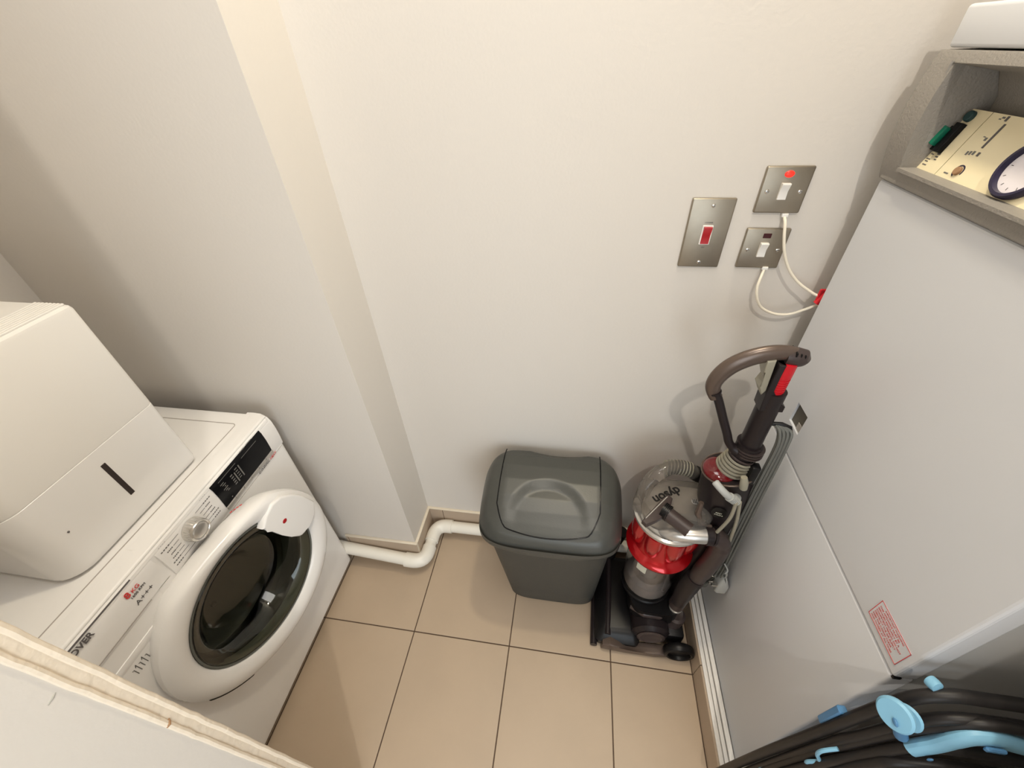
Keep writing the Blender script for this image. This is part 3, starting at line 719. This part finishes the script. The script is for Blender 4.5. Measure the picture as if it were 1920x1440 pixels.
# small tool (nozzle) lying on top
g = G(); g.tube([(.272, -.294, .703), (.292, -.309, .700), (.322, -.331, .695)], [.0190, .0185, .0190], 20, cap=False); g.tube([(.322, -.331, .695), (.308, -.321, .697)], [.0155, .0155], 20); tl = g.build('upholstery_tool', 'vacbrown', vc)
g = G()
for k in range(5): p = Vector((.262 + k * .0032, -.285 - k * .0022, .7045 - k * .0004)); g.tube([p, p + Vector((.0020, -.0014, 0))], .0215, 20)
g.tube([(.262, -.285, .7045), (.276, -.295, .703)], .0196, 20); g.build('tool_collar', 'vacblack', tl)
g = G(); g.prism([(.206, -.324), (.216, -.336), (.244, -.318), (.268, -.300), (.282, -.276), (.292, -.247), (.282, -.236), (.262, -.255)], (0, 0, 0), (1, 0, 0), (0, 1, 0), (0, 0, 1), .6935, .7065, .003); g.build('tool_nozzle', 'vacbrown', tl)
G().box(-.048, .048, -.0012, .0012, 0, .0012, mtx=Matrix.Translation((.247, -.281, .7062)) @ Matrix.Rotation(math.radians(49), 4, 'Z')).build('nozzle_edge', 'vacsilver', tl)
# silver outlet and brown down pipe
g = G(); g.tube(catmull([(.262, -.275, .600), (.300, -.295, .618), (.340, -.300, .628), (.385, -.300, .632)]), [.012, .014, .016, .018, .0195, .021, .022] + [.023] * 12, 20); g.build('outlet_duct', 'vacsilver', vc)
g = G(); g.tube([(.380, -.300, .632), (.396, -.299, .632)], .0262, 24); g.tube([(.399, -.299, .632), (.405, -.299, .631)], .0262, 24); g.build('duct_clip', 'vacdark', vc)
g = G(); g.tube(catmull([(.392, -.298, .632), (.418, -.297, .622), (.432, -.297, .590), (.432, -.297, .52), (.420, -.297, .42), (.405, -.298, .30), (.398, -.300, .205)]), [.0235] * 12 + [.026] * 12 + [.024] * 13, 20); g.build('down_pipe', 'vacbrown', vc)
g = G(); g.tube(catmull([(.415, -.297, .40), (.405, -.298, .33), (.396, -.305, .24)], 4), [.026, .028, .028, .029, .028, .028, .026, .024, .022], 18); g.build('pipe_sleeve', 'vacdark', vc)
g = G(); g.tube([(.399, -.300, .215), (.402, -.301, .165)], .0195, 20); g.tube([(.400, -.300, .190), (.4005, -.300, .184)], .0212, 20); g.build('pipe_joint', 'silver', vc)
g = G(); g.tube(catmull([(.402, -.301, .178), (.412, -.303, .145), (.412, -.306, .110), (.392, -.312, .082), (.355, -.312, .072), (.325, -.305, .070)]), [.0205] * 8 + [.029] * 12 + [.026] * 6 + [.022] * 5, 20); g.build('elbow_duct', 'vacbrown', vc)
# spine / motor column
g = G()
def oval(z, cx, a, b, seg=28): return [Vector((cx + a * math.cos(2 * PI * k / seg), VY + b * math.sin(2 * PI * k / seg), z)) for k in range(seg)]
g.loft([oval(.18, .425, .040, .045), oval(.30, .430, .040, .045), oval(.50, .432, .042, .045), oval(.60, .428, .046, .048), oval(.66, .422, .055, .054), oval(.74, .414, .060, .055), oval(.79, .410, .060, .052), oval(.815, .404, .056, .050)]); g.build('motor_column', 'vacdark', vc)
g = G(); g.tube([(.404 + .059 * math.cos(a), VY + .052 * math.sin(a), .8165 + .012 * math.cos(a)) for a in [2 * PI * k / 36 for k in range(37)]], .0026, 8, cap=False); g.build('column_rim', 'vachandle', vc)
g = G(); g.ball((.384, VY - .002, .812), .043, 24, (.92, .92, .45)); g.build('release_pedal', 'vacdarkred', vc, label='glossy dark red release button')
g = G(); g.tube([(.352, VY - .048, .735), (.350, VY - .055, .70), (.362, VY - .060, .67), (.392, VY - .062, .655)], [.006, .008, .008, .005], 10); g.build('side_bracket', 'vachandle', vc)
for k in range(6):
    z = .822 + k * .0095; x = .408 + k * .0022
    g = G(); g.lathe((x, VY, z), (.18, 0, 1), [(.028, 0), (.037 - k * .0012, .001), (.0375 - k * .0012, .005), (.029, .0062)], 32); g.build('ribbed_ring', 'ribs' if k < 5 else 'vacbrown', vc)
g = G(); g.tube([(.404, VY, .815), (.422, VY, .895), (.424, VY, .915)], [.026, .026, .029], 24); g.build('hose_core', 'vacdark', vc)
for k in range(3):
    z = .884 + k * .008; g = G(); g.lathe((.428, VY, z), (0, 0, 1), [(.024, 0), (.0315, .0008), (.0315, .0042), (.024, .005)], 32); g.build('ribbed_ring', 'vacbrown', vc)
g = G(); g.box(.433, .452, VY - .040, VY - .020, .812, .872, .003); g.build('latch_block', 'vacblack', vc)
# wand tube
g = G(); g.tube([(.424, VY, .905), (.4235, VY, .95), (.4225, VY, 1.04), (.422, VY, 1.075)], [.0235, .0225, .0225, .0225], 24); g.build('wand_tube', 'vacdark', vc)
g = G(); g.tube([(.420, VY, 1.05), (.419, VY, 1.145)], [.0165, .0170], 22)
for k in range(7): z = 1.072 + k * .006; g.tube([(.4195, VY, z), (.4195, VY, z + .0028)], .0180, 22)
g.tube([(.4190, VY, 1.116), (.4190, VY, 1.150)], .0185, 22); g.build('red_cuff', 'vacredm', vc, label='bright red hose cuff')
g = G(); g.prism([(.398, 1.070), (.398, 1.150), (.411, 1.150), (.408, 1.085), (.425, 1.060), (.446, 1.045), (.446, 1.030), (.400, 1.030)], (0, VY - .018, 0), (1, 0, 0), (0, 0, 1), (0, -1, 0), -.036, 0, .002); g.build('wand_cradle', 'vacdark', vc)
g = G(); g.prism([(.376, 1.155), (.392, 1.158), (.398, 1.082), (.392, 1.070), (.381, 1.092), (.386, 1.110), (.378, 1.128)], (0, VY, 0), (1, 0, 0), (0, 0, 1), (0, -1, 0), -.014, .014, .003); g.build('trigger', 'ribs', vc)
# looped handle
hp_ = catmull([(.440, VY, 1.160), (.415, VY, 1.168), (.385, VY, 1.166), (.350, VY, 1.153), (.322, VY, 1.132), (.305, VY, 1.105), (.300, VY, 1.080), (.306, VY, 1.058), (.314, VY, 1.046)], 5)
g = G(); n = len(hp_); g.tube(hp_, [.012 + .005 * math.sin(PI * min(1, k / n * 1.15)) for k in range(n)], 18, sx=.72, sy=1.12); g.build('handle_loop', 'vachandle', vc)
g = G(); g.tube(catmull([(.308, VY, 1.062), (.322, VY, 1.036), (.345, VY, .985), (.366, VY, .940), (.378, VY, .912), (.392, VY, .895), (.412, VY, .884)], 5), [.0125, .0125] + [.0095] * 22 + [.010, .012, .014, .016, .018, .018, .02], 16); g.build('handle_strut', 'vacdark', vc)
g = G(); g.tube([(.410, VY, 1.160), (.426, VY, 1.160), (.438, VY, 1.157), (.446, VY, 1.150)], [.017, .021, .021, .014], 20, sx=.75); cpv = g.build('handle_cap', 'vacbrown', vc)
for k in range(3): G().box(.4205 + k * .008, .4238 + k * .008, VY - .014, VY + .014, 1.168 - .002 * k, 1.1775 - .0025 * k, .001, 1).build('vent_slot', 'vacblack', cpv)
# cord hooks and cord
g = G(); g.tube(catmull([(.352, -.288, .842), (.362, -.300, .836), (.380, -.306, .820), (.402, -.300, .798), (.418, -.285, .785)], 5), [.006, .0085] + [.0085] * 14 + [.010] * 5, 14)
for k in range(6): p = Vector((.388 + k * .0042, -.3055 + k * .0009, .8125 - k * .004)); g.tube([p, p + Vector((.0018, 0, -.0018))], .0112, 14)
g.build('cord_hook', 'plug', vc, label='pale grey cord hook')
g = G(); g.tube([(.412, -.283, .860), (.416, -.286, .845), (.420, -.286, .825)], [.007, .0095, .009], 14); g.build('swivel_clip', 'ribs', vc)
g = G(); g.tube([(.445, VY - .005, .985), (.462, VY - .010, .990), (.478, VY - .014, .985), (.484, VY - .014, .972)], .005, 10); g.build('cord_hook', 'vacblack', vc)
for k in range(8):
    o = .0078 * (k % 4); q = .008 * (k // 4)
    up_ = [(.450 + o * .5, VY - .004 - q, .986), (.456 + o, VY - .016 - q, .980), (.462 + o * .8, VY - .024 - q, .945), (.463 + o * .9, VY - .028 - q * .8, .86), (.466 + o * .9, VY - .026 - q, .72 + .01 * k), (.474 + o * .8, VY - .026 - q - o * .5, .55), (.480 + o * .5, VY - .028 - q - o, .38), (.476 - o, VY - .030 - q, .262 + .004 * k), (.455, VY - .012, .245 + .008 * k)]
    if k == 7: up_ = up_[:7]
    G().tube(catmull(up_, 6), .0034, 8).build('power_cord', 'cord', vc)
g = G(); g.tube(catmull([(.420, -.300, .79), (.432, -.305, .72), (.446, -.300, .62), (.470, -.270, .52)]), .0042, 8); g.tube(catmull([(.405, -.312, .80), (.408, -.314, .74), (.400, -.308, .665)]), .0042, 8); g.build('loose_cord', 'ribs', vc)
g = G(); g.tube(catmull([(.484, -.275, .455), (.492, -.290, .446), (.486, -.296, .438), (.494, -.282, .430), (.500, -.288, .41), (.497, -.286, .385)], 6), .0022, 6); g.build('cable_tie', 'plug', vc)
g = G(); g.loft([rr(.482 + i, .516 - i, -.306 + i, -.262 - i, z, (.008,) * 4, 4) for i, z in ((.004, .328), (0, .334), (0, .366), (.006, .384), (.010, .394))])
pg = g.build('mains_plug', 'plug', vc)
for y in (-.298, -.270): G().box(.466, .484, y - .0035, y + .0035, .362, .370).build('plug_pin', 'chrome', pg)
G().box(.466, .484, -.287, -.281, .346, .352).build('plug_pin', 'chrome', pg)
# badge and sticker
g = G(); g.lathe((.398, -.2815, .712), (-.25, -1, .15), [(.018, 0), (.0175, .002), (0, .0025)], 24); bd = g.build('badge', 'vacblack', vc)
text('ROOT', 'lettering', 'sticker', bd, (.388, -.2850, .714), (1, -.25, 0), (0, 0, 1), .0052, .0003); text('CYCLONE', 'lettering', 'sticker', bd, (.386, -.2848, .7075), (1, -.25, 0), (0, 0, 1), .0044, .0003)
a0 = math.radians(222)
g = G(); g.loft([[bc + Vector((math.cos(a0 + .09 * k) * (.0795 + .0305 * (z - .2) / 1.0 + .0008), math.sin(a0 + .09 * k) * (.0795 + .0305 * (z - .2) / 1.0 + .0008), z)) for z in (.385, .436)] for k in range(5)], cap=False, closed=False); st = g.build('sticker', 'sticker', cb)
# cleaner head
g = G(); g.loft([rr(.148, .300, -.385, -.075, z, (.02,) * 4, 5) if not i else rr(.148 + i, .300 - i * .4, -.385 + i, -.075 - i, z, (.02,) * 4, 5) for i, z in ((.004, .010), (0, .016), (0, .040), (.014, .062), (.034, .074))]); g.build('cleaner_head', 'vacblack', vc)
g = G(); g.tube([(.146, -.392, .016), (.150, -.23, .016), (.156, -.060, .016)], .012, 16); g.build('front_bumper', 'vacdark', vc)
g = G(); g.tube([(.190, -.37, .066), (.196, -.23, .076), (.200, -.09, .068)], .010, 12); g.build('brush_cover', 'vacdark', vc)
g = G(); g.prism([(.170, .012), (.175, .046), (.200, .058), (.232, .046), (.255, .030), (.300, .026), (.350, .034), (.395, .030), (.400, .018), (.350, .010), (.250, .008)], (0, -.388, 0), (1, 0, 0), (0, 0, 1), (0, -1, 0), -.02, .012, .006); g.build('side_arm', 'vachandle', vc)
g = G(); g.tube([(.33, -.355, .088), (.33, -.095, .088)], [.062, .062], 32); g.tube([(.33, -.366, .088), (.33, -.355, .088)], [.045, .060], 32); g.build('motor_housing', 'vacdark', vc)
g = G(); g.lathe((.33, -.3665, .088), (0, -1, 0), [(.044, 0), (.046, .003), (.036, .006), (.030, .003), (0, .003)], 32); g.build('housing_cap', 'vacbrown', vc)
g = G(); g.loft([rr(.255, .425, -.330, -.120, z, (.05,) * 4, 6) for z in (.120, .170, .182)]); g.build('bin_seat', 'vacblack', vc)
g = G(); g.tube([(.262, -.300, .150), (.300, -.322, .158), (.350, -.322, .156), (.388, -.302, .150)], [.010, .013, .013, .010], 12); g.build('seat_rim', 'vacbrown', vc)
# hose standing at the far side of the head
g = G(); g.tube(catmull([(.205, -.085, .07), (.215, -.075, .12), (.222, -.068, .17), (.232, -.062, .21)], 5), .020, 16)
for k in range(6): g.tube([(.222 + k * .0025, -.068 + k * .001, .165 + k * .009), (.2225 + k * .0025, -.068 + k * .001, .169 + k * .009)], .0235, 16)
g.build('lower_hose', 'vacblack', vc)
for y in (-.385, -.070):
    s = -1 if y < -.2 else 1
    g = G(); g.lathe((.425, y - s * .014, .050), (0, s, 0), [(0, 0), (.040, 0), (.0480, .004), (.050, .010), (.050, .020), (.047, .027), (.041, .030), (.037, .028), (.034, .018), (.010, .016), (0, .016)], 40); g.build('wheel', 'vacblack', vc)
g = G(); g.cyl((.425, -.38, .050), (.425, -.07, .050), .012, seg=14); g.box(.38, .44, -.36, -.09, .03, .10, .01); g.build('axle_block', 'vacblack', vc)

# ------------------------------------------------------------------ folded airer in front of the boiler side
fa = thing('folded_airer', 'folded black tubular airer with light blue plastic joints leaning beside the boiler', 'airer', (.50, -.73, .098))
def fr(pts, r=.0078, m='tube', name='frame_tube'): return G().tube(catmull(pts, 6), r, 12).build(name, m, fa)
fr([(.455, -.692, .112), (.462, -.697, .45), (.476, -.700, .70), (.485, -.700, .83), (.494, -.700, .905), (.508, -.700, .940), (.538, -.700, .957), (.577, -.700, .958), (.63, -.70, .958), (.80, -.70, .950), (1.0, -.70, .93)], .0088)
fr([(.462, -.708, .110), (.470, -.712, .43), (.482, -.716, .70), (.493, -.718, .79), (.505, -.718, .86), (.520, -.718, .91), (.545, -.718, .932), (.59, -.718, .938), (.66, -.718, .935), (.80, -.718, .92), (1.0, -.718, .90)])
fr([(.458, -.722, .110), (.468, -.722, .44), (.486, -.722, .70), (.498, -.722, .79), (.512, -.722, .865), (.530, -.722, .903), (.548, -.722, .930), (.575, -.722, .942), (.62, -.722, .937), (.80, -.722, .90), (1.0, -.722, .86)])
fr([(.452, -.735, .110), (.462, -.735, .44), (.480, -.737, .66), (.495, -.737, .74), (.512, -.737, .83), (.530, -.737, .858), (.60, -.737, .870), (.80, -.737, .85), (1.0, -.737, .82)])
fr([(.462, -.748, .110), (.470, -.748, .44), (.486, -.748, .66), (.502, -.748, .77), (.520, -.748, .81), (.60, -.748, .83), (.80, -.748, .81), (1.0, -.748, .79)])
fr([(.480, -.760, .110), (.486, -.760, .44), (.500, -.760, .64), (.520, -.760, .72), (.60, -.760, .77), (.80, -.760, .76), (1.0, -.76, .74)])
g = G(); rows_ = []
for i in range(15):
    x = .515 + i * .035
    rows_.append([Vector((x, -.772 - .006 * math.sin(i * 1.3 + j * .7), .12 + .045 * j + (.012 * math.sin(i * .8) if j == 13 else 0))) for j in range(14)])
g.loft(rows_, cap=False, closed=False); cv = g.build('dark_backdrop', 'backdrop', fa)  # dark sheet added so the gaps around the tubes read black
sd = cv.modifiers.new('s', 'SOLIDIFY'); sd.thickness = .003
# light blue joints
g = G(); g.lathe((.463, -.725, .932), (-.85, -.40, .30), [(0, .004), (.0190, .004), (.0215, .001), (.021, -.003), (0, -.003)], 32); jd = g.build('joint_disc', 'blue', fa)
G().ball((.4595, -.7335, .930), .0036, 10, (.6, 1.5, 1)).build('pin_slot', 'blued', jd)
g = G(); g.lathe((.484, -.723, .922), (-.85, -.40, .30), [(0, .003), (.015, .003), (.017, 0), (0, 0)], 24); g.build('joint_disc', 'blue', fa)
g = G(); g.tube([(.478, -.722, .905), (.492, -.724, .885), (.506, -.728, .858)], .0085, 12); g.prism([(.500, .905), (.512, .860), (.524, .866), (.508, .912)], (0, -.720, 0), (1, 0, 0), (0, 0, 1), (0, -1, 0), 0, .006, .001); g.build('joint_link', 'blued', fa)
g = G(); g.tube(catmull([(.520, -.738, .845), (.536, -.736, .876), (.544, -.734, .905), (.556, -.732, .922), (.580, -.731, .924), (.610, -.731, .914), (.66, -.731, .900), (.74, -.731, .88)], 6), [.0125] * 12 + [.013] * 31, 14, sx=.8, sy=1.1); bl = g.build('blue_rail', 'blue', fa)
G().box(.560, .584, -.7475, -.7425, .919, .928, .002, 1).build('rail_slot', 'blued', bl)
G().ball((.529, -.7515, .860), .0035, 10, (1, .4, 1.5)).build('pin_slot', 'blued', bl)
g = G(); g.lathe((.515, -.690, .957), (.2, -.9, .4), [(0, .006), (.0075, .005), (.0085, 0), (.008, -.006), (0, -.006)], 20); g.build('end_cap', 'blue', fa)
g = G(); g.box(.470, .484, -.694, -.682, .715, .790, .002, 1); g.build('blue_sleeve', 'blued', fa)
g = G(); g.tube(catmull([(.480, -.730, .600), (.468, -.733, .635), (.476, -.734, .660), (.462, -.732, .690), (.460, -.731, .715), (.476, -.729, .735)], 5), .0032, 8); g.build('wire_hook', 'blue', fa)
G().tube([(.494, -.750, .655), (.500, -.750, .715)], .0045, 8).build('blue_sleeve', 'blue', fa)
G().tube([(.470, -.720, .415), (.474, -.720, .465)], .0095, 10).build('blue_sleeve', 'blue', fa)
for x, y in ((.455, -.692), (.462, -.708), (.458, -.722), (.452, -.735), (.462, -.748), (.480, -.760)): pass
